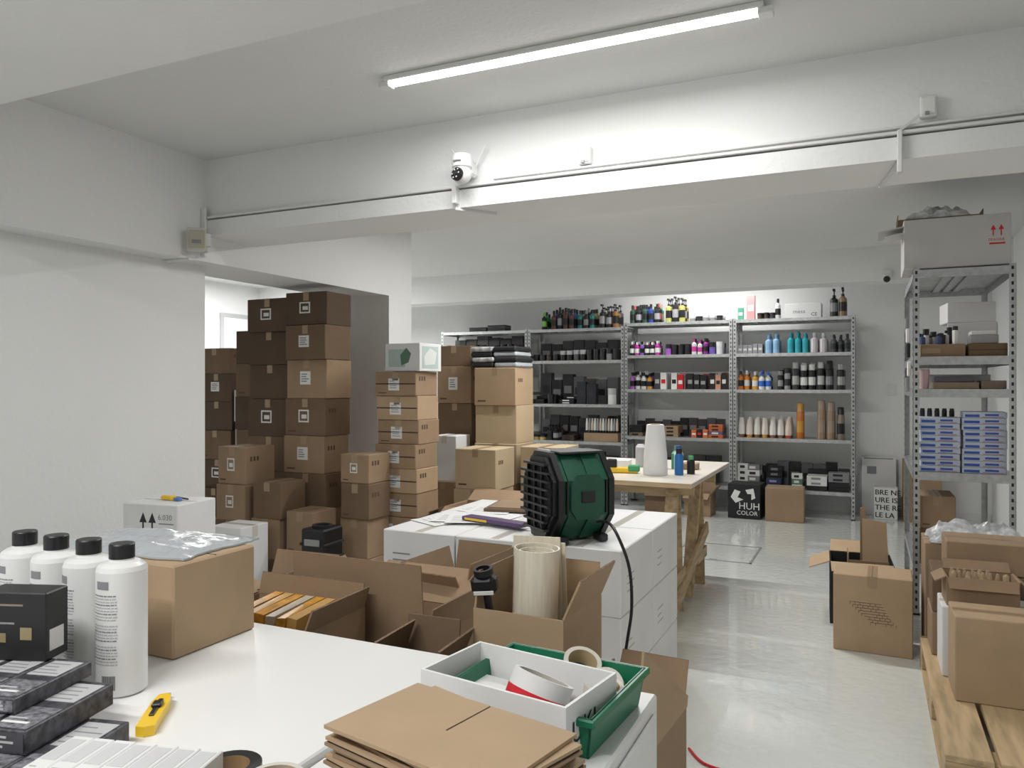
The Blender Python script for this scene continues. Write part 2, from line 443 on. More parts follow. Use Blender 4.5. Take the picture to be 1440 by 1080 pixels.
b.cbox(-.05, -dp/2+.02, .351, .05, -dp/2+.028, .367, .002, C(.6,.6,.58))
for sx in (-.1, .1):
    for sy in (-.09, .09): b.cbox(sx-.03, sy-.02, 0, sx+.03, sy+.02, .03, .006, BLACK)
b.prism([(-.05,.10),(.05,.10),(.075,.14),(.075,.235),(.05,.275),(-.05,.275),(-.075,.235),(-.075,.14)], w/2*.98, w/2+.012, GREEND, axis='x')
b.cbox(w/2+.01, -.03, .165, w/2+.018, .03, .21, .002, BLACK)
b.build('octagonal_workshop_heater')
def smoothp(P, n=6):
    P = [Vector(p) for p in P]; out = []
    for i in range(len(P)-1):
        p0 = P[max(i-1, 0)]; p1 = P[i]; p2 = P[i+1]; p3 = P[min(i+2, len(P)-1)]
        for k in range(n):
            t = k/n
            out.append(.5*((2*p1)+(p2-p0)*t+(2*p0-5*p1+4*p2-p3)*t*t+(3*p1-p0-3*p2+p3)*t**3))
    out.append(P[-1]); return out
b = MB()
pth = [(-.96, 2.87, .86), (-.90, 2.82, .87), (-.85, 2.78, .83), (-.80, 2.76, .72), (-.785, 2.74, .58), (-.80, 2.73, .45), (-.82, 2.72, .3), (-.82, 2.70, .12), (-.80, 2.66, .012), (-.7, 2.5, .008), (-.65, 2.3, .008)]
b.tube(smoothp(pth), .006, BLACK); b.build('power_cable')

# --- foreground white table
b = MB()
b.cbox(-2.45, -.35, .82, -.745, 1.36, .85, .003, TABLEW)
for lx in (-2.4, -.82):
    for ly in (-.3, 1.28): b.cbox(lx, ly, 0, lx+.045, ly+.045, .82, .004, GREYM)
b.box(-2.38, 1.29, .75, -.8, 1.315, .82, GREYM); b.box(-.81, -.28, .75, -.785, 1.3, .82, GREYM)
b.build('packing_table')
TZ = .8505
carton(-1.60, 1.10, TZ, .35, .225, .188, 0, CARDL, seam='x', tape=False)
def crumple(name, x, y, z, w, d, h, m, rz=0, seed=1, n=26, edge=.004, rag=.10):
    b = MB(); b.at(x, y, z, rz)
    from mathutils import noise
    top = []; bot = []
    for j in range(n+1):
        for i in range(n+1):
            u = i/n*2-1; v = j/n*2-1
            k = 1+rag*noise.noise(Vector((u*1.3+seed, v*1.3, 3)))+rag*.5*noise.noise(Vector((u*4+seed, v*4, 7)))
            X = u*w/2*k; Y = v*d/2*k
            e = max(0, (1-abs(u)**3))*max(0, (1-abs(v)**3))
            f = .45+.7*abs(noise.noise(Vector((u*2.2, v*2.2, seed))))+.4*abs(noise.noise(Vector((u*6, v*6, seed+9))))
            top.append((X, Y, edge+h*f*e**.6)); bot.append((X, Y, 0))
    N = (n+1)
    fs = []
    for j in range(n):
        for i in range(n):
            a = j*N+i; fs.append((a, a+1, a+1+N, a+N)); fs.append((N*N+a, N*N+a+N, N*N+a+N+1, N*N+a+1))
    bd = [i for i in range(N)]+[j*N+n for j in range(1, N)]+[n*N+i for i in range(n-1, -1, -1)]+[j*N for j in range(n-1, 0, -1)]
    for q in range(len(bd)):
        a = bd[q]; c = bd[(q+1) % len(bd)]; fs.append((a, N*N+a, N*N+c, c))
    b.add(top+bot, fs, m)
    return b.build(name, angle=50)
crumple('grey_plastic_bag', -1.46, 1.23, TZ+.1895, .38, .23, .020, FILM, 6, 3)

def devbottle(x, y, z):
    b = MB(); b.at(x, y, z, R.uniform(-50, -20))
    r = .0425
    prof = [(r-.004, 0), (r, .004), (r, .218), (r-.003, .226), (r-.012, .232), (.021, .235), (.021, .238), (.0215, .238), (.0215, .262), (.020, .264)]
    b.lathe(prof, [WHITEP]*6+[BLACK]*3, 32)
    def arc(t0, t1, z0, z1, m):
        n = 6
        for q in range(n):
            a = t0+(t1-t0)*q/n; c = t0+(t1-t0)*(q+1)/n; rr = r+.0004
            b.add([(rr*math.cos(a), rr*math.sin(a), z0), (rr*math.cos(c), rr*math.sin(c), z0), (rr*math.cos(c), rr*math.sin(c), z1), (rr*math.cos(a), rr*math.sin(a), z1)], [(0,1,2,3)], m)
    arc(rad(-80), rad(-45), .19, .204, INKG)
    for k in range(24):
        zz = .178-.0052*k
        if k in (9, 16): continue
        t = -95
        while t < -28:
            dt = R.uniform(3, 12); arc(rad(t), rad(min(t+dt, -25)), zz, zz+.0022, INKL if k % 3 else INKG); t += dt+1.6
    for k in range(11):
        t0 = rad(-62+k*3); t1 = t0+rad(1.6); arc(t0, t1, .015, .04, INK)
    b.build('developer_bottle')
for bx in (-1.216, -1.304, -1.395, -1.488): devbottle(bx, .958, TZ)

def dyebox(b, x, y, z, w, d, h, side):
    b.cbox(x, y, z, x+w, y+d, z+h, .0015, DKBOX)
    b.front(x+.003, z+.004, x+w-.003, z+h-.004, y, side)
    for q in range(3): b.front(x+.008, z+h*(.25+.2*q), x+w*(.4+.4*R.random()), z+h*(.25+.2*q)+.003, y-.0006, INKL)
    b.box(x+.004, y+.006, z+h-.0002, x+w-.004, y+d*.42, z+h+.0005, DKBOXL)
    b.box(x+.006, y+.02, z+h+.0004, x+w*.75, y+.026, z+h+.0008, LABEL); b.box(x+.006, y+.034, z+h+.0004, x+w*.55, y+.038, z+h+.0008, INKL)
    b.box(x+.006, y+d*.55, z+h-.0002, x+w-.006, y+d*.93, z+h+.0005, INKL)
    for q in range(4): b.box(x+.009, y+d*(.6+.08*q), z+h+.0004, x+w*(.5+.35*R.random()), y+d*(.6+.08*q)+.003, z+h+.0008, INKG)
BH = .034
b = MB(); b.at(-1.10, .615, TZ, 14)
for i in range(7):
    dyebox(b, -.41+i*.068+.06, -.02, 0, .066, .20, BH, [DKBOXL, C(.08,.08,.09), INKL][i % 3])
b.build('hair_dye_box_stack')
b = MB(); b.at(-1.14, .66, TZ+BH+.001, 14)
for i in range(6): dyebox(b, -.32+i*.068, 0, 0, .066, .175, BH, [DKBOXL, PURP, DKBOXL, PURP, PURP, C(.06,.06,.07)][i])
b.build('hair_dye_box_stack')
b = MB(); b.at(-1.165, .695, TZ+2*BH+.002, 14)
for i in range(6): dyebox(b, -.36+i*.068, 0, 0, .066, .155, BH*.7, [C(.07,.07,.08), INKG, DKBOXL, C(.06,.06,.07), DKBOXL, DKBOXL][i])
b.build('hair_dye_box_stack')
b = MB(); b.at(-1.335, .80, TZ+2*BH+.0265, 20)
b.cbox(0, -.02, 0, .115, .035, .112, .002, BLACK)
b.front(.02, .03, .045, .045, -.02, C(.25,.20,.10)); b.front(.02, .090, .075, .093, -.02, C(.25,.21,.14)); b.front(.07, .035, .09, .055, -.02, C(.3,.24,.13))
b.front(.02, .060, .06, .063, -.02, INKG)
b.right(-.012, .015, .022, .05, .115, LABEL)
b.build('black_product_box')
b = MB(); b.at(-.975, .555, TZ, 14)
for i in range(7):
    x = -.02+i*.034
    b.cbox(x, 0, 0, x+.0325, .20, .04, .0015, WHITEP)
    b.box(x+.004, .13, .04, x+.028, .19, .0405, C(.6,.6,.61))
    for q in range(10): b.box(x+.006, .02+q*.010, .0400, x+.012+.014*R.random(), .023+q*.010, .0404, INKL)
b.build('white_ampoule_box_stack')
b = MB(); b.at(-1.062, .900, TZ, 126)
b.prism([(-.065,-.014),(.03,-.014),(.06,-.010),(.065,0),(.06,.010),(.03,.014),(-.065,.014),(-.07,0)], 0, .016, YEL, axis='z')
b.cbox(-.03, -.004, .016, .035, .004, .019, .001, BLACK); b.cbox(.0, -.008, .016, .02, .008, .023, .002, BLACK)
b.box(.06, -.004, .006, .085, .004, .008, GALV)
b.build('utility_knife')

# --- cabinet with crate, tray and sheets
CZ = .8405
b = MB()
b.cbox(-.742, .55, 0, -.345, 1.37, .84, .004, WHITEP)
for k in range(4):
    b.cbox(-.3455, .58, .05+k*.195, -.338, 1.34, .05+k*.195+.182, .003, CARDW)
    b.cbox(-.339, .88, .05+k*.195+.12, -.328, 1.04, .05+k*.195+.135, .003, GREYM)
b.build('drawer_cabinet')
b = MB(); b.at(-.790, .790, TZ); b.ring(.042, .026, 0, .030, BLACK, C(.3,.2,.1)); b.build('tape_roll')
b = MB(); b.at(-.699, .775, CZ); b.ring(.039, .031, 0, .05, TAPEC, C(.5,.42,.32)); b.build('tape_roll')
b = MB(); b.at(-.492, 1.205, CZ, -4)
W, Dp, H, t = .265, .24, .064, .004
b.cbox(-W/2+.010, -Dp/2+.010, 0, W/2-.010, Dp/2-.010, .004, .001, GREEN)
def slope_wall(p0, p1, q0, q1, th):
    n = Vector(th)
    P = [Vector(p0), Vector(p1), Vector(q1), Vector(q0)]
    b.hexa([v for v in P]+[v+n for v in P], GREEN)
bl, br = (-W/2+.010, -Dp/2+.010, 0), (W/2-.010, -Dp/2+.010, 0); fl_, fr_ = (-W/2+.010, Dp/2-.010, 0), (W/2-.010, Dp/2-.010, 0)
tl, tr = (-W/2, -Dp/2, H), (W/2, -Dp/2, H); ul, ur = (-W/2, Dp/2, H), (W/2, Dp/2, H)
slope_wall(bl, br, tl, tr, (0, t, 0)); slope_wall(fl_, fr_, ul, ur, (0, -t, 0)); slope_wall(bl, fl_, tl, ul, (t, 0, 0)); slope_wall(br, fr_, tr, ur, (-t, 0, 0))
for a in ((-W/2-.006,-Dp/2-.006,W/2+.006,-Dp/2+.004),(-W/2-.006,Dp/2-.004,W/2+.006,Dp/2+.006),(-W/2-.006,-Dp/2,-W/2+.004,Dp/2),(W/2-.004,-Dp/2,W/2+.006,Dp/2)):
    b.cbox(a[0], a[1], H-.012, a[2], a[3], H, .002, GREEN)
b.build('green_plastic_crate')
def tray_extra(b, w, d, h):
    b.text('UKI', .048, Matrix.Translation((w+.001, d*.10, h*.22)) @ RT, INK)
    b.text('LA', .04, Matrix.Translation((w*.82, -.001, h*.25)) @ FR, INK)
    b.box(.02, .02, .006, w*.40, d-.02, .03, LABEL)
open_carton(-.668, 1.085, CZ+.012, .275, .165, .078, -9, CARDW, flaps=(None,)*4, name='white_cardboard_tray', extra=tray_extra)
b = MB(); b.at(-.475, 1.128, CZ+.070, 0, rx=-22, ry=14)
b.ring(.050, .042, -.022, .024, PAPER, C(.50,.46,.42)); b.ring(.0508, .049, -.021, -.002, RED)
b.build('tape_roll')
for k, (tx, ty, tr_) in enumerate(((-.41, 1.275, 20), (-.400, 1.225, -10), (-.46, 1.285, 0))):
    b = MB(); b.at(tx, ty, CZ+.030+.014*k, 0, rx=tr_*1.5+20, ry=10*k); b.ring(.034, .026, -.016, .016, TAPEC, C(.55,.42,.26)); b.build('tape_roll')
b = MB()
z = CZ
NS = 9
for k in range(NS):
    b.at(-.495+R.uniform(-.008, .008), .880+R.uniform(-.006, .006), z, -15+R.uniform(-3.5, 3.5))
    if k == NS-1:
        b.box(-.142, -.09, 0, -.0015, .09, .005, CARDL); b.box(.0015, -.09, 0, .142, .09, .005, CARDL); b.box(-.0015, -.09, 0, .0015, -.005, .005, CARDL)
        b.box(-.0015, -.005, .0, .0015, .09, .0035, SEAM)
    else:
        b.box(-.142, -.09, 0, .142, .09, .004, CARD); b.box(-.139, -.087, .0042, .139, .087, .0075, SEAM); b.box(-.141, -.089, .0077, .141, .089, .0118, CARDL)
    z += .0125
b.build('flattened_carton_stack')

# --- open cartons behind the table
carton(-1.53, 1.78, 0, .45, .34, .36, 0, CARD, tape=True)
open_carton(-1.53, 1.78, .361, .45, .34, .34, 0, CARD, flaps=(4, 60, 30, 12), fl=(.21, .16, .14, .09), prints=0)
carton(-1.86, 1.75, 0, .27, .30, .40, 0, CARDM)
open_carton(-1.86, 1.75, .401, .27, .30, .30, 3, CARD, flaps=(100, 20, 70, 6), fl=.13)
def packets(b, w, d, h):
    rr = random.Random(4)
    for k in range(6):
        x = .10+.034*k
        b.hexa([(x, .03, h-.12), (x+.03, .03, h-.12), (x+.03, .2, h-.12), (x, .2, h-.12), (x+.01, .04, h+.015+.02*rr.random()), (x+.038, .04, h+.02), (x+.038, .2, h+.03), (x+.01, .2, h+.03)],
               [ORANGE, C(.55,.32,.10), ORANGE, C(.5,.42,.32)][k % 4])
open_carton(-1.58, 1.44, 0, .36, .26, .80, 2, CARD, flaps=(None, 10, 60, 20), fl=.06, extra=packets)
carton(-1.43, 2.22, 0, .24, .32, .40, 0, CARD)
open_carton(-1.43, 2.22, .401, .24, .32, .29, -3, CARD, flaps=(30, 10, 14, 8), fl=(.10, .12, .10, .12),
    extra=lambda b, w, d, h: b.box(.03, .04, .02, w-.03, d-.04, h-.03, C(.30,.28,.25)))
open_carton(-1.05, 1.44, 0, .16, .20, .72, 3, CARDM, flaps=(None, 10, -20, 24), fl=.10)
# carton with roll
CX, CY = -.862, 1.64
carton(CX, CY, 0, .235, .25, .575, -2, CARDM)
def cutflap(b, w, d, h):
    b.front(w*.08, h*.08, w*.16, h*.28, 0, INKB)
    for k in range(5): b.front(w*.50, h*(.10+.09*k), w*(.78+.03*k), h*(.14+.09*k), 0, INKB)
open_carton(CX, CY, .576, .235, .25, .285, -2, CARDL, flaps=(None, 8, -6, 24), fl=(.1, .08, .09, .10), extra=cutflap)
b = MB(); b.at(CX+.110, CY+.10, .583, 0, ry=2)
for rr_, dz in ((.056, .02), (.050, .0), (.044, .012), (.037, .004)):
    b.ring(rr_, rr_-.003, .0, .395+dz, ROLLP, n=32)
b.at(CX+.07, CY+.175, .583, 0, ry=-2); b.box(-.03, 0, 0, .10, .004, .425, ROLLP); b.box(-.01, .008, 0, .11, .012, .41, ROLLP)
b.build('plastic_bag_roll')
b = MB(); b.at(CX+.032, CY+.032, .825, 10, ry=-6, rx=10)
b.tube([(0,0,-.2), (0,0,.07)], .010, BLACK); b.cbox(-.034, -.020, .07, .030, .020, .12, .012, BLACK); b.cbox(-.026, -.022, .075, .024, -.018, .085, .001, LABEL)
b.ring(.024, .017, .12, .135, BLACK)
b.build('tape_dispenser')
def slantflap(b, w, d, h):
    b.hexa([(w, 0, h), (w, .36, h), (w+.005, .36, h), (w+.005, 0, h), (w+.012, .02, h+.235), (w+.005, .35, h+.03), (w+.010, .35, h+.03), (w+.017, .02, h+.235)], CARDL)
open_carton(-.60, 1.47, 0, .185, .37, .64, -4, CARD, flaps=(None, 30, -2, None), fl=(.1, .10, .08, .1), extra=slantflap)
b = MB(); b.tube(smoothp([(-.62, 2.95, .006), (-.55, 2.86, .006), (-.45, 2.83, .006), (-.35, 2.80, .006), (-.28, 2.68, .006), (-.3, 2.5, .006)]), .005, RED); b.build('red_cable')

# --- white arrow carton near left wall
carton(-3.08, 2.42, 0, .32, .34, .50, 8, CARDM)
b = MB(); b.at(-3.08, 2.43, .501, 8)
b.cbox(0, 0, 0, .30, .26, .358, .004, CARDW)
b.box(.002, .128, .3575, .298, .132, .3588, SEAMW)
for ax in (.10, .15):
    b.front(ax+.010, .20, ax+.018, .28, 0, INK); b.prism([(ax-.006,.275),(ax+.034,.275),(ax+.014,.32)], -.0009, .0, INK)
b.front(.08, .185, .19, .192, 0, INK)
b.text('6.030', .035, Matrix.Translation((.195, -.001, .29)) @ FR, INKG); b.front(.20, .27, .28, .275, 0, INKG)
b.build('white_shipping_carton')
b = MB(); b.at(-2.94, 2.56, .8605)
b.cbox(-.05, 0, 0, .02, .03, .02, .004, YEL); b.cbox(.03, .0, 0, .07, .02, .015, .003, C(.1,.2,.5)); b.tube([(-.08,.03,.006), (.0,.06,.006), (.08,.04,.006)], .004, BLACK)
b.build('marker_pens')

# --- trestle table
b = MB()
b.cbox(-1.90, 4.25, .822, -.88, 5.54, .85, .003, PLYT)
b.box(-1.899, 4.2495, .824, -.881, 4.2505, .848, WOOD)
for ty in (4.52, 5.2):
    b.beam((-1.80, ty, .785), (-.92, ty, .785), .05, .074, WOOD)
    for lx in (-1.70, -1.04):
        b.beam((lx, ty-.02, .775), (lx-.02, ty-.21, .0+.015), .07, .035, WOODY)
        b.beam((lx, ty+.02, .775), (lx-.02, ty+.20, .0+.015), .07, .035, WOODY)
        b.beam((lx+.03, ty-.15, .26), (lx+.03, ty+.145, .26), .02, .07, WOODY)
b.beam((-1.0, 4.35, .10), (-1.0, 5.35, .42), .02, .08, WOODY)
b.build('trestle_work_table')
WZ = .8505
b = MB(); b.at(-1.17, 4.60, WZ)
b.lathe([(.072, 0), (.074, .004), (.070, .12), (.052, .30), (.050, .304)], PAPER, 24); b.ring(.03, .02, .30, .308, CARD, o=(0, 0, 0))
b.build('paper_towel_roll')
b = MB()
for (x, y, r_, h_, c1, c2) in ((-1.035, 4.64, .027, .16, C(.02,.15,.42), BLACK), (-1.055, 4.72, .027, .17, WHITEP, C(.03,.1,.3)), (-.98, 4.72, .024, .11, BLACK, C(.1,.4,.2))):
    b.lathe([(r_, 0), (r_, h_*.72), (r_*.7, h_*.8), (r_*.7, h_)], [c1, c1, c2], 16, (x, y, WZ))
b.build('spray_cans')
b = MB(); b.at(-1.37, 4.60, WZ, 12)
b.cbox(-.09, -.02, 0, .09, .02, .035, .006, YEL); b.cbox(-.10, -.018, .03, -.04, .018, .085, .006, BLACK); b.cbox(.03, -.025, .01, .10, .025, .05, .006, C(.05,.3,.12))
b.build('tape_gun')
b = MB(); b.at(-1.28, 4.9, WZ, 5); b.cbox(0, 0, 0, .10, .07, .10, .004, BLACK); b.lathe([(.03,0),(.03,.10),(.012,.12),(.012,.15)], C(.1,.35,.2), 14, (.16,.04,0)); b.lathe([(.035,0),(.035,.13),(.02,.15)], C(.5,.5,.52), 14, (-.08,.1,0)); b.cbox(.2,.02,0,.30,.12,.04,.004,CARD); b.cbox(-.25,-.1,0,-.12,.0,.06,.004,LABEL)
b.build('workbench_supplies')

# ------------------------------------------------------------ shelving
def shelf_unit(x, y, w, d, h, levels, lip=.035):
    b = MB(); t = .002; pw = .035
    for px, sx in ((x, 1), (x+w, -1)):
        for py, sy in ((y, 1), (y+d, -1)):
            b.box(min(px, px+sx*pw), min(py, py+sy*t), 0, max(px, px+sx*pw), max(py, py+sy*t), h, GALV)
            b.box(min(px, px+sx*t), min(py, py+sy*pw), 0, max(px, px+sx*t), max(py, py+sy*pw), h, GALV)
            b.cbox(min(px-.002, px+sx*.038), min(py-.002, py+sy*.038), 0, max(px+.002, px+sx*.038), max(py+.002, py+sy*.038), .012, .002, BLACK)
            z = .04
            while z < h-.02:
                cx = px+sx*.018
                b.box(cx-.006, py-sy*.0006 if sy > 0 else py-.0001, z, cx+.006, py+.0001 if sy > 0 else py+.0006, z+.020, GALVD)
                cy = py+sy*.018
                b.box(px-.0006, cy-.006, z, px+.0006, cy+.006, z+.020, GALVD)
                z += .045
    for L in levels:
        b.box(x+.003, y+.003, L-.004, x+w-.003, y+d-.003, L, GALV)
        b.box(x+.003, y+.0022, L-lip, x+w-.003, y+.0045, L, GALV); b.box(x+.003, y+d-.0045, L-lip, x+w-.003, y+d-.0022, L, GALV)
        b.box(x+.0022, y+.003, L-lip, x+.0045, y+d-.003, L, GALV); b.box(x+w-.0045, y+.003, L-lip, x+w-.0022, y+d-.003, L, GALV)
        for q in (x+.2, x+w/2, x+w-.2): b.box(q-.02, y+.01, L-.02, q+.02, y+d-.01, L-.004, GALV)
    return b.build('metal_shelving_unit')

SY = 8.60; SD = .45
U3 = (-1.330, 1.215); U2 = (-2.55, 1.215); U1 = (-3.77, 1.215); U0 = (-4.99, 1.215)
L3 = [.28, .82, 1.34, 1.73, 2.10]; L2 = [.28, .80, 1.34, 1.73, 2.10]; L1 = [.28, .72, 1.16, 1.68, 2.06]; L0 = [.3, .8, 1.3, 1.75, 2.06]
shelf_unit(U3[0], SY, U3[1], SD, 2.11, L3); shelf_unit(U2[0], SY, U2[1], SD, 2.11, L2)
shelf_unit(U1[0], SY, U1[1], SD, 2.07, L1); shelf_unit(U0[0], SY, U0[1], SD, 2.07, L0)

def item(b, kind, x, y, z, r, h, c1, c2):
    if kind == 'bottle':
        b.lathe([(r*.95,0),(r,.003),(r,h*.66),(r*.42,h*.76),(r*.42,h*.8),(r*.46,h*.8),(r*.46,h)], [c1]*4+[c2]*2, 10, (x,y,z))
    elif kind == 'can': b.lathe([(r*.95,0),(r,.003),(r,h*.74),(r*.85,h*.77),(r*.85,h*.98),(r*.7,h)], [c1,c1,c1,c2,c2], 10, (x,y,z))
    elif kind == 'jar': b.lathe([(r,0),(r,h*.6),(r*1.05,h*.6),(r*1.05,h)], [c1,c2,c2], 12, (x,y,z))
    elif kind == 'pump':
        b.lathe([(r,0),(r,h*.62),(r*.4,h*.7),(r*.4,h*.78),(r*.12,h*.79),(r*.12,h*.93)], [c1,c1,c2,c2,c2], 10, (x,y,z)); b.cbox(x-r*.3, y-r*1.3, z+h*.92, x+r*.3, y+r*.3, z+h, .001, c2)
    elif kind == 'box': b.cbox(x-r, y-r*.8, z, x+r, y+r*.8, z+h, .0015, c1); b.front(x-r*.7, z+h*.35, x+r*.7, z+h*.6, y-r*.8, c2)
    elif kind == 'tube': b.lathe([(r*.75,0),(r*.75,h*.15),(r,h*.16),(r*.95,h*.6),(r*.55,h)], [c2,c2,c1,c1], 8, (x,y,z))
    elif kind == 'flat':
        b.cbox(x-r*1.6, y-r*1.2, z, x+r*1.6, y+r*1.2, z+h, .002, c1); b.front(x-r*.9, z+h*.25, x+r*.6, z+h*.7, y-r*1.2, c2)
    if kind in ('bottle', 'can', 'pump') and h > .12:
        b.lathe([(r*1.012, h*.18), (r*1.012, h*.5)], c2 if c1 is not c2 else INKG, 10, (x, y, z))
K = BLACK; W_ = WHITEP
def fill(name, unit, z, segs, seed=1, back=None):
    rr = random.Random(seed); b = MB(); x0, wd = unit
    for (f0, f1, kind, r, h, cols, rows) in segs:
        step = {'flat': 3.25, 'box': 2.1}.get(kind, 2.12)*r
        for row in range(rows):
            x = x0+.042+f0*(wd-.084)+r*(1.6 if kind == 'flat' else 1.06)
            y = SY+.04+r*(1.2 if kind == 'flat' else 1)+row*r*2.6
            if y+r > SY+SD-.01: break
            while x+r*(1.6 if kind == 'flat' else 1) < x0+.042+f1*(wd-.084)+.004:
                c = rr.choice(cols); hh = h*rr.uniform(.9, 1.06)
                item(b, kind, x, y+rr.uniform(-.004, .004), z+.0005, r*rr.uniform(.93, 1), hh, c[0], c[1])
                if kind == 'flat':
                    n = rr.randint(1, 3); zz = z+.001+hh
                    for q in range(n):
                        c = rr.choice(cols); item(b, kind, x, y, zz, r*.95, hh, c[0], c[1]); zz += hh+.0005
                x += step
    if back:
        kind, r, h, cols = back; x = x0+.06+r
        while x+r < x0+wd-.05:
            c = rr.choice(cols); item(b, kind, x, SY+SD-.06-r*.8, z+.0005, r*.97, h*rr.uniform(.8, 1.08), c[0], c[1]); x += r*2.05
    b.build(name)
dark = [(K, K), (C(.02,.03,.03), K), (C(.03,.05,.04), K), (C(.05,.03,.02), K)]
darkb = [(C(.03,.03,.035), K), (C(.06,.05,.05), INKG), (C(.1,.1,.11), K), (K, C(.2,.2,.2))]
topc = [(K, K), (C(.03,.08,.12), K), (C(.10,.04,.03), K), (C(.02,.18,.10), K), (C(.03,.10,.30), K), (C(.30,.04,.03), K)]
# unit3
fill('hair_product_bottles', U3, 2.10, [(0, .10, 'box', .03, .13, [(C(.08,.3,.2), LABEL), (C(.05,.2,.3), K)], 1), (.08, .16, 'box', .045, .26, [(C(.55,.28,.28), LABEL)], 1),
    (.18, .38, 'jar', .03, .07, dark+[(C(.1,.3,.3), K)], 3), (.34, .44, 'bottle', .03, .22, [(C(.7,.7,.68), K)], 1), (.82, 1, 'pump', .04, .29, [(C(.30,.22,.12), K), (K, K)], 2)], 3)
b = MB(); b.cbox(-.80, 8.66, 2.1005, -.44, 8.92, 2.255, .003, CARDW); b.text('mesa', .06, Matrix.Translation((-.72, 8.6595, 2.15)) @ FR, INKG); b.text('CE', .05, Matrix.Translation((-.54, 8.6595, 2.12)) @ FR, INK); b.build('small_white_carton')
fill('hair_product_bottles', U3, 1.73, [(.0, .24, 'box', .025, .10, [(C(.3,.3,.33), LABEL), (LABEL, INKG), (K, INKG)], 3), (.25, .44, 'bottle', .036, .21, [(C(.30,.52,.75), C(.25,.45,.7))], 3), (.45, .64, 'bottle', .034, .22, [(C(.02,.42,.5), C(.02,.36,.45))], 3),
    (.65, .82, 'bottle', .042, .21, [(C(.55,.55,.6), C(.6,.6,.6)), (C(.62,.55,.62), C(.6,.6,.6))], 2), (.83, 1, 'bottle', .03, .18, [(C(.05,.06,.07), K)], 3)], 4)
fill('hair_product_bottles', U3, 1.34, [(.0, .12, 'bottle', .03, .20, [(C(.75,.25,.03), W_), (C(.6,.2,.03), K)], 3), (.13, .35, 'bottle', .032, .20, [(W_, C(.03,.15,.6)), (C(.03,.15,.6), W_), (C(.7,.35,.05), W_)], 3),
    (.36, .48, 'can', .033, .22, [(K, C(.3,.3,.32)), (C(.3,.3,.32), K)], 3), (.49, .70, 'can', .038, .28, [(K, LABEL), (C(.03,.03,.035), C(.4,.4,.4))], 3), (.71, .88, 'can', .038, .29, [(K, C(.5,.5,.5)), (K, K)], 3), (.88, 1, 'can', .04, .26, [(K, C(.35,.35,.35))], 3)], 5)
fill('hair_product_bottles', U3, .82, [(.0, .52, 'tube', .038, .21, [(C(.78,.70,.64), C(.7,.35,.08)), (C(.75,.62,.55), C(.5,.08,.05)), (C(.80,.76,.72), C(.3,.15,.08))], 3), (.53, .64, 'can', .038, .36, [(C(.55,.16,.02), C(.6,.3,.05))], 2),
    (.71, .88, 'can', .043, .42, [(C(.30,.20,.13), C(.35,.27,.2))], 2), (.88, 1, 'can', .038, .32, [(C(.25,.20,.15), K)], 2)], 6)
fill('boxed_hair_products', U3, .28, [(.0, .10, 'flat', .035, .06, [(LABEL, INK)], 2), (.08, .26, 'flat', .045, .06, [(LABEL, INK), (K, LABEL), (C(.2,.2,.2), LABEL)], 3), (.26, .49, 'flat', .05, .055, [(C(.03,.04,.10), C(.3,.3,.5)), (K, INKG)], 3), (.49, .62, 'flat', .035, .06, [(C(.1,.2,.12), LABEL), (LABEL, INK)], 2), (.62, 1, 'flat', .065, .05, [(LABEL, INKG), (K, K), (C(.25,.25,.27), K)], 2)], 7, back=('box', .06, .26, darkb))
# unit2
fill('hair_product_bottles', U2, 2.10, [(.0, .36, 'bottle', .034, .22, [(K, K), (C(.02,.06,.04), K), (C(.05,.25,.12), C(.4,.4,.3)), (C(.02,.04,.2), K), (C(.02,.02,.03), C(.5,.1,.1))], 3), (.37, .60, 'pump', .036, .28, [(K, K), (C(.35,.35,.1), K), (C(.3,.3,.32), W_), (C(.45,.3,.05), K)], 3),
    (.61, .98, 'jar', .035, .06, [(C(.2,.2,.2), C(.5,.5,.5)), (C(.02,.02,.02), K)], 3)], 8)
fill('hair_product_jars', U2, 1.73, [(.0, .36, 'bottle', .028, .16, [(C(.45,.04,.30), W_), (C(.6,.05,.35), K), (C(.2,.1,.4), K), (K, W_)], 3), (.37, .63, 'jar', .034, .12, [(C(.6,.05,.3), C(.6,.05,.3)), (C(.35,.1,.5), K), (K, K)], 3), (.63, .80, 'bottle', .03, .17, [(C(.2,.02,.2), K), (C(.6,.6,.6), C(.5,.05,.3))], 3), (.8, 1, 'jar', .037, .13, [(C(.65,.65,.67), C(.7,.7,.7)), (C(.15,.1,.4), K)], 3)], 9)
fill('hair_product_bottles', U2, 1.34, [(.0, .26, 'bottle', .032, .20, [(C(.35,.12,.4), K), (K, W_), (C(.65,.3,.05), K), (C(.6,.6,.6), K)], 3), (.26, .43, 'box', .034, .18, [(K, LABEL), (LABEL, RED), (C(.05,.05,.06), C(.4,.4,.4))], 3), (.43, .59, 'box', .034, .18, [(W_, K), (RED, LABEL), (LABEL, K)], 3), (.59, .81, 'box', .034, .17, [(C(.5,.02,.03), LABEL), (K, C(.3,.3,.3)), (C(.5,.02,.03), K)], 3), (.81, 1, 'box', .03, .18, [(K, LABEL), (C(.6,.3,.2), K), (W_, INKG)], 3)], 10)
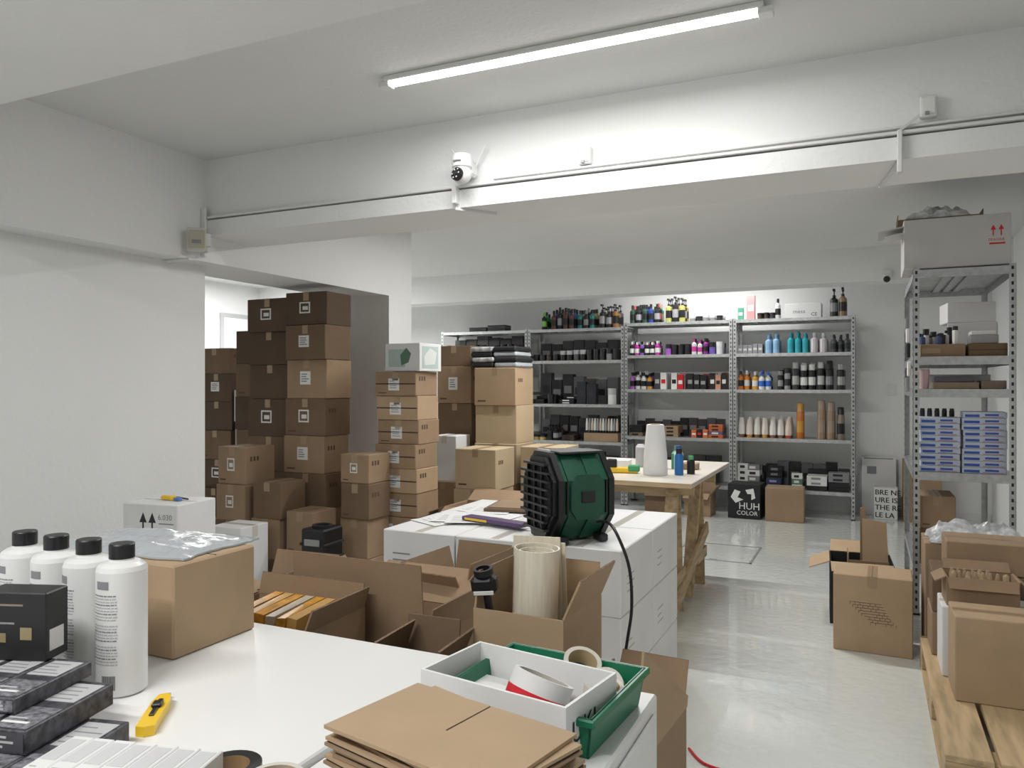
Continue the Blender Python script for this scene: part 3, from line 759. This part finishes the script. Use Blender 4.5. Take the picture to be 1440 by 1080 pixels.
fill('boxed_hair_products', U2, .80, [(.0, .2, 'flat', .05, .04, [(K, K), (C(.2,.15,.1), K)], 2), (.21, .35, 'jar', .038, .10, [(K, C(.3,.3,.3))], 3), (.35, .63, 'flat', .055, .04, [(CARD, K), (C(.25,.1,.05), K), (K, LABEL)], 2), (.63, .8, 'box', .03, .09, [(C(.6,.15,.05), LABEL), (K, RED)], 3), (.8, 1, 'flat', .05, .04, [(C(.5,.12,.03), K), (K, C(.3,.3,.4)), (C(.1,.1,.2), LABEL)], 2)], 11, back=('box', .05, .20, darkb))
fill('boxed_hair_products', U2, .28, [(.0, .5, 'flat', .06, .06, [(CARD, INK), (K, K)], 2), (.5, 1, 'flat', .06, .06, [(CARDM, INK), (C(.2,.2,.2), LABEL)], 2)], 12, back=('box', .08, .30, darkb))
# unit1
fill('hair_product_bottles', U1, 2.06, [(.10, .20, 'bottle', .032, .22, [(C(.02,.30,.08), K), (K, C(.2,.5,.1))], 3), (.21, .51, 'bottle', .036, .25, topc, 3), (.51, .75, 'bottle', .035, .24, [(C(.02,.16,.16), K), (K, C(.2,.2,.2)), (C(.25,.22,.10), K)], 3), (.75, .98, 'pump', .038, .27, [(K, K), (C(.1,.1,.11), K), (C(.25,.12,.04), K)], 3)], 13)
fill('hair_product_jars', U1, 1.68, [(.0, .31, 'jar', .04, .08, dark, 3), (.31, .61, 'jar', .04, .13, [(C(.08,.08,.09), C(.35,.35,.36)), (K, C(.4,.4,.4))], 3), (.61, 1, 'jar', .038, .14, [(K, K), (C(.25,.25,.26), K), (K, C(.3,.3,.3))], 3)], 14, back=('box', .07, .24, darkb))
fill('hair_tools', U1, 1.16, [(.0, .15, 'flat', .05, .03, [(K, K)], 2), (.16, .3, 'jar', .045, .12, [(C(.7,.5,.05), C(.3,.3,.3)), (K, K)], 2), (.31, .5, 'flat', .06, .03, [(C(.45,.2,.1), K), (K, LABEL)], 2), (.5, .82, 'box', .06, .26, [(C(.02,.022,.03), C(.03,.03,.04))], 1), (.84, .98, 'jar', .05, .20, [(LABEL, C(.5,.5,.5))], 1)], 15, back=('box', .07, .36, darkb))
fill('hair_product_tubes', U1, .72, [(.0, .15, 'jar', .04, .06, [(C(.55,.4,.15), K)], 3), (.16, .34, 'pump', .038, .18, dark, 3), (.34, .54, 'flat', .05, .035, dark, 2)], 16, back=('box', .06, .30, darkb))
b = MB()
b.cbox(-3.06, 8.64, .7205, -2.64, 8.80, .82, .003, CARD)
for k in range(12): item(b, 'tube', -3.04+.034*k, 8.70, .822, .016, .17, [LABEL, C(.3,.3,.3), C(.6,.5,.4)][k % 3], K)
b.build('display_tray_of_tubes')
fill('boxed_hair_products', U1, .28, [(.0, .95, 'flat', .06, .06, [(CARD, INK), (K, K), (CARDM, INK)], 2)], 17, back=('box', .08, .28, darkb))
fill('dark_product_bottles', U0, 2.06, [(.3, .95, 'flat', .08, .02, [(K, K), (C(.05,.05,.06), K)], 1)], 18)
fill('dark_product_bottles', U0, 1.75, [(.0, 1, 'jar', .045, .14, dark, 3)], 19, back=('box', .08, .25, darkb))
fill('dark_product_bottles', U0, 1.30, [(.0, 1, 'flat', .06, .06, dark, 2)], 20, back=('box', .08, .38, darkb))
fill('dark_product_bottles', U0, .80, [(.0, 1, 'flat', .06, .06, dark, 2)], 20, back=('box', .08, .4, darkb))

# boxes before back shelf
b = MB(); b.at(-1.33, 8.26, 0, -3)
b.cbox(0, 0, 0, .33, .28, .36, .004, BLACKM)
b.text('HUH', .10, Matrix.Translation((.11, -.001, .10)) @ FR, LABEL); b.text('COLOR', .062, Matrix.Translation((.09, -.001, .04)) @ FR, LABEL)
b.prism([(.03,.22),(.07,.30),(.13,.28),(.10,.22),(.16,.20),(.08,.16)], -.001, 0, LABEL)
b.prism([(.18,.30),(.26,.32),(.28,.22),(.24,.2),(.24,.26),(.2,.26)], -.001, 0, LABEL)
b.build('black_printed_carton')
carton(-.95, 8.22, 0, .37, .28, .34, 2, CARD, seam='x')
open_carton(-1.78, 8.22, 0, .28, .24, .24, -4, CARD, flaps=(120, 10, 60, 40), fl=.10)
open_carton(-2.20, 8.20, 0, .28, .26, .26, 4, CARDM, flaps=(130, 30, 60, 40), fl=.10)
b = MB(); b.at(-.055, 9.06, 0, 0, rx=-3)
b.box(0, 0, .002, .33, .012, .62, PAPER); b.box(.02, -.003, .60, .30, 0, .61, INKG); b.box(.05, -.006, .44, .14, 0, .52, INKG); b.build('leaning_white_board')
b = MB(); b.at(.06, 8.82, 0, -4)
b.cbox(0, 0, 0, .22, .14, .33, .004, LABEL)
for r_, tx in enumerate(('LE LA', 'THE RE', 'URE IS', 'BRE NE')):
    b.text(tx, .075, Matrix.Translation((.008, -.001, .02+.078*r_)) @ FR, INK); b.text(tx, .075, Matrix.Translation((.011, -.0012, .021+.078*r_)) @ FR, INK)
b.build('printed_paper_bag')
carton(.33, 8.75, 0, .34, .3, .62, 0, CARD)
b = MB(); b.cbox(.20, 9.135, 1.28, .28, 9.149, 1.40, .003, TRIM); b.cbox(.215, 9.128, 1.30, .265, 9.136, 1.35, .002, WHITEP); b.build('wall_socket')

# floor boxes right
b = MB(); b.at(-.165, 4.40, 0, -1)
b.cbox(0, 0, 0, .375, .27, .40, .004, CARDL); b.box(.186, .002, .3996, .188, .268, .4008, SEAM); b.box(.163, .002, .3994, .211, .268, .4005, TAPE); b.front(.163, .34, .211, .397, 0, TAPE)
for k in range(8):
    xa = .08+.014*k; za = .26-.014*k
    b.front(xa, za, xa+.15-.006*k, za+.002, 0, INKB)
    for q in range(6):
        if R.random() < .7: b.front(xa+.024*q, za-.012, xa+.024*q+.002, za, 0, INKB)
b.build('cardboard_box')
def blk(b, w, d, h):
    b.box(.006, .006, .15, w-.006, d-.006, .16, CARDM)
    b.text('BEAUTY', .05, Matrix.Translation((.03, -.001, .06)) @ FR, C(.3,.3,.3))
    b.box(.10, .10, .16, .32, .105, .36, CARD); b.box(.10, .10, .16, .105, .26, .40, CARD)
    b.hexa([(.18,.12,.3),(.32,.12,.3),(.32,.125,.3),(.18,.125,.3),(.18,.16,.60),(.31,.17,.58),(.31,.175,.58),(.18,.165,.60)], CARDL)
    b.hexa([(.17,.2,.2),(.21,.2,.2),(.21,.205,.2),(.17,.205,.2),(.17,.2,.66),(.20,.2,.66),(.20,.205,.66),(.17,.205,.66)], CARD)
open_carton(-.20, 4.86, 0, .34, .32, .36, 3, BLACKM, flaps=(105, 65, 112, None), fl=.12, extra=blk, inner=BLACKM, fm=CARDL)

# --- right shelving unit
RX, RY, RW, RD = .25, 5.25, .53, 1.2
RL = [.30, .87, 1.37, 1.565, 2.09]
shelf_unit(RX, RY, RW, RD, 2.10, RL, lip=.05)
b = MB(); b.at(.20, 5.28, 2.101)
b.cbox(0, 0, 0, .56, .42, .30, .004, CARDG)
b.right(.04, .1, .2, .2, .56, LABEL)
b.front(.45, .12, .53, .13, 0, RED); b.text('FRAGILE', .022, Matrix.Translation((.445, -.001, .14)) @ FR, RED)
for q in (.47, .51): b.front(q-.003, .17, q+.003, .21, 0, RED); b.prism([(q-.014,.205),(q+.014,.205),(q,.235)], -.001, 0, RED)
b.hexa([(-.14,.0,.235),(0,.0,.26),(0,.3,.26),(-.14,.3,.235),(-.14,.0,.241),(0,.0,.266),(0,.3,.266),(-.14,.3,.241)], CARDG)
b.hexa([(-.10,-.05,.20),(0,0,.22),(0,.2,.22),(-.10,.2,.20),(-.10,-.05,.206),(0,0,.226),(0,.2,.226),(-.10,.2,.206)], CARDG)
b.build('large_white_carton')
b = MB(); b.at(.17, 5.36, 2.402); b.box(0, 0, 0, .46, .3, .004, CARDM)
b.box(0, 0, .004, .004, .3, .05, CARDM); b.box(.456, 0, .004, .46, .3, .05, CARDM); b.box(.004, .296, .004, .456, .3, .05, CARDM); b.box(.004, 0, .004, .456, .004, .02, CARDM); b.build('shallow_cardboard_tray')
crumple('clear_plastic_bag', .40, 5.50, 2.408, .38, .22, .11, FILMW, 0, 11)
b = MB()
z = 1.5655
b.cbox(.29, 5.29, z, .53, 5.52, z+.075, .003, CARD); b.front(.30, z+.02, .40, z+.05, 5.29, CARDL)
b.cbox(.545, 5.28, z, .742, 5.52, z+.075, .003, CARDM); b.box(.545, 5.279, z+.035, .742, 5.281, z+.038, SEAM); b.build('flat_cardboard_box')
b = MB(); z = 1.6415
b.cbox(.555, 5.30, z, .70, 5.46, z+.05, .003, C(.35,.35,.36)); b.cbox(.56, 5.31, z+.051, .69, 5.45, z+.075, .003, LABEL); b.build('small_grey_box')
b = MB(); b.at(.46, 5.60, 1.5655, -8); b.cbox(0, 0, 0, .27, .26, .22, .004, CARDG); b.at(.46, 5.60, 1.787, 6); b.cbox(0, 0, 0, .27, .24, .13, .004, CARDW); b.build('white_cardboard_box')
b = MB(); rr = random.Random(5)
for k in range(9):
    item(b, rr.choice(['can', 'jar', 'bottle']), .305+.022*k, 5.33+.035*(k % 4), 1.6415, .017, rr.uniform(.05, .11), rr.choice([K, LABEL, C(.05,.08,.2), C(.3,.3,.3)]), rr.choice([K, LABEL]))
b.build('small_product_bottles')
b = MB()
for k in range(4):
    for j in range(3): item(b, 'can', .30+.042*k, 5.62+.08*j, 1.5655, .02, .16, rr.choice([K, C(.1,.1,.12), LABEL]), K)
b.build('small_product_bottles')
b = MB()
z = 1.3705
b.lathe([(.03,0),(.035,.10),(.033,.12)], C(.65,.45,.45), 16, (.31, 5.33, z))
b.cbox(.36, 5.29, z, .60, 5.5, z+.04, .003, C(.30,.22,.15)); b.cbox(.37, 5.30, z+.041, .58, 5.5, z+.075, .003, C(.10,.10,.12)); b.cbox(.61, 5.3, z, .74, 5.5, z+.05, .003, C(.25,.18,.13))
b.build('desk_trays_and_cup')
BW = C(.58, .64, .76, .4); BL = C(.03, .10, .45, .4)
for (sx, n_, dw) in ((.288, 9, .22), (.514, 10, .232)):
    b = MB()
    for k in range(n_):
        z = .8705+k*.0365; j = R.uniform(-.005, .005)
        b.cbox(sx+j, 5.29+j, z, sx+dw-.006+j*.5, 5.46, z+.0355, .002, BW)
        b.front(sx+.01+j, z+.005, sx+dw*.38, z+.020, 5.29+j, BL); b.front(sx+dw*.5, z+.012, sx+dw*.8, z+.024, 5.29+j, BL); b.front(sx+dw*.45, z+.004, sx+dw*.9, z+.007, 5.29+j, C(.4,.05,.1))
    b.build('blue_white_glove_boxes')
b = MB()
for k in range(5): item(b, 'can', .31+.04*k, 5.42, .871+9*.0365, .014, .05, K, K)
b.build('small_black_vials')
b = MB(); b.cbox(.60, 5.7, .8705, .74, 5.86, 1.06, .003, C(.55,.06,.25)); b.cbox(.60, 5.9, .8705, .74, 6.1, 1.0, .003, C(.5,.1,.25)); b.cbox(.30, 5.7, .8705, .56, 5.95, 1.14, .003, LABEL); b.build('pink_and_white_product_boxes')
b = MB(); b.cbox(.32, 5.62, 1.3705, .70, 6.2, 1.46, .003, CARDG); b.build('flat_grey_box')
b = MB()
for k, (zz, c) in enumerate(((1.50, LABEL), (1.62, BLACKM), (1.72, LABEL), (1.40, GREYM), (1.80, INKG))):
    b.cbox(.228, 5.42+.09*k, zz-.05, .2475, 5.50+.09*k, zz+.04, .003, c)
b.build('hanging_tags')
stack(.29, 5.32, .3005, .20, .3, [.22, .2], ms=[CARDM, CARD], label=None, jit=.002)

# --- pallet
b = MB(); px0, px1, py0, py1 = .238, 1.04, 2.98, 4.34
for k in range(5):
    xx = px0+k*(px1-px0-.145)/4; b.cbox(xx, py0, .122, xx+.145, py1, .144, .002, WOODY)
for yy in (py0, (py0+py1)/2-.07, py1-.145): b.cbox(px0, yy, .100, px1, yy+.145, .1215, .002, WOOD)
for xx in (px0, (px0+px1)/2-.05, px1-.1):
    for yy in (py0, (py0+py1)/2-.07, py1-.145): b.cbox(xx, yy, .022, xx+.1, yy+.145, .0995, .002, WOOD)
    b.cbox(xx, py0, 0, xx+.1, py1, .0215, .002, WOODY)
b.build('wooden_pallet')
PZ = .1445
carton(.315, 3.50, PZ, .44, .24, .335, 1, CARDL, seam='x', prints=0)
carton(.77, 3.50, PZ, .26, .26, .335, 0, CARDL)
b = MB()
b.cbox(.29, 3.775, PZ, .80, 4.02, PZ+.30, .004, CARDW); b.box(.29, 3.87, PZ+.2998, .80, 3.91, PZ+.301, TAPEC); b.build('white_carton')
def caps(b, w, d, h):
    rr = random.Random(2)
    for k in range(14):
        x = .03+.028*(k % 8)+rr.uniform(-.004, .004); y = .05+.06*(k//8)
        b.lathe([(.012,.02),(.012,h*rr.uniform(.8, 1.1)),(.005,h+.02)], [CARD2, CARDL], 7, (x, y, 0))
open_carton(.31, 3.80, PZ+.302, .27, .17, .12, 2, CARD, flaps=(150, 40, 120, 130), fl=.05, extra=caps)
stack(.27, 4.05, PZ, .42, .27, [.20, .19], ms=[CARD, CARDM], label=None, jit=.002)
carton(.33, 4.06, PZ+.392, .44, .26, .14, 0, CARD, label=None)
carton(.262, 4.39, 0, .48, .30, .60, 0, CARD, label=None)
crumple('clear_plastic_bag', .50, 4.53, .602, .44, .25, .11, FILMW, 4, 41, rag=.2)

# ------------------------------------------------------------ wall devices
b = MB()
b.cbox(-3.40, 3.221, 2.338, 1.14, 3.2595, 2.350, .002, TRIM)
b.cbox(-1.6, 3.235, 2.362, 1.14, 3.2595, 2.372, .002, TRIM)
b.cbox(-3.437, 3.215, 2.12, -3.405, 3.2345, 2.40, .003, TRIM)
b.cbox(-3.59, 3.10, 2.086, -3.40, 3.13, 2.0995, .003, TRIM)
b.cbox(-1.80, 3.20, 2.26, -1.775, 3.2345, 2.345, .003, TRIM)
b.beam((-1.79, 3.22, 2.238), (-1.66, 3.40, 2.238), .014, .012, TRIM)
b.cbox(.10, 3.205, 2.19, .118, 3.2345, 2.35, .003, TRIM); b.beam((.11, 3.22, 2.35), (.20, 3.24, 2.42), .01, .01, TRIM)
b.beam((.11, 3.24, 2.238), (.05, 3.62, 2.238), .014, .012, TRIM)
b.build('trim_cable_conduit')
for (jx, jz) in ((-1.14, 2.375), (.205, 2.39)):
    b = MB(); b.cbox(jx-.028, 3.225, jz, jx+.028, 3.2595, jz+.08, .004, TRIM); b.cbox(jx-.022, 3.220, jz+.01, jx+.022, 3.226, jz+.07, .002, WHITEP)
    b.cbox(jx-.012, 3.215, jz+.005, jx+.002, 3.222, jz+.018, .001, GREYM); b.build('junction_box')
b = MB(); b.at(-3.36, 3.12, 2.13, 35)
b.cbox(-.05, -.03, 0, .05, .03, .13, .005, C(.60,.58,.52)); b.cbox(-.035, -.045, .02, .045, -.029, .11, .004, C(.45,.42,.34)); b.cbox(.045, -.02, .03, .07, .02, .10, .003, WHITEP); b.box(-.02, -.047, .04, .03, -.044, .06, INKG)
b.build('alarm_siren_box')
b = MB(); cx, cy, cz = -1.72, 3.16, 2.40
b.cbox(cx-.035, cy+.03, cz-.02, cx+.035, cy+.098, cz+.06, .012, WHITEP)
b.lathe([(.03,-.0),(.048,.012),(.050,.05),(.044,.07),(.02,.078)], WHITEP, 24, (cx, cy, cz+.0))
b.sphere((cx, cy-.002, cz-.02), .046, WHITEP, 24, 16)
b.at(cx, cy-.030, cz-.030, -20, rx=78)
b.lathe([(.030,0),(.032,.010),(.030,.022)], BLACK, 24); b.lathe([(.014,.022),(.012,.026)], GLASSD, 20)
for k in range(6):
    a = rad(60*k); b.lathe([(.004,.022),(.004,.024)], LABEL, 8, (.022*math.cos(a), .022*math.sin(a), 0))
b.at()
for sx in (-1, 1):
    b.tube([(cx+sx*.035, cy+.07, cz+.03), (cx+sx*.05, cy+.068, cz+.06), (cx+sx*.090, cy+.06, cz+.125)], .0045, WHITEP)
b.cbox(cx-.02, cy-.055, cz+.03, cx+.02, cy-.048, cz+.036, .001, INKG)
b.build('ptz_security_camera')
b = MB(); b.cbox(.12, 7.83, 2.40, .20, 7.8985, 2.45, .006, WHITEP); b.lathe([(.03,0),(.03,.05)], WHITEP, 16, (.16, 7.84, 2.35)); b.sphere((.16, 7.82, 2.36), .03, BLACK); b.build('dome_security_camera')

# ------------------------------------------------------------ world, camera
w = bpy.data.worlds.new('world'); bpy.context.scene.world = w; w.use_nodes = True
w.node_tree.nodes['Background'].inputs[0].default_value = (.5, .52, .55, 1)
w.node_tree.nodes['Background'].inputs[1].default_value = .15
cam = bpy.data.cameras.new('camera'); co = bpy.data.objects.new('camera', cam)
bpy.context.collection.objects.link(co)
co.location = (0, 0, 1.40); co.rotation_euler = (rad(90), 0, math.atan(500/1080))
cam.sensor_width = 36; cam.lens = 27.0; cam.clip_start = .02
bpy.context.scene.camera = co
bpy.context.scene.view_settings.view_transform = 'Standard'
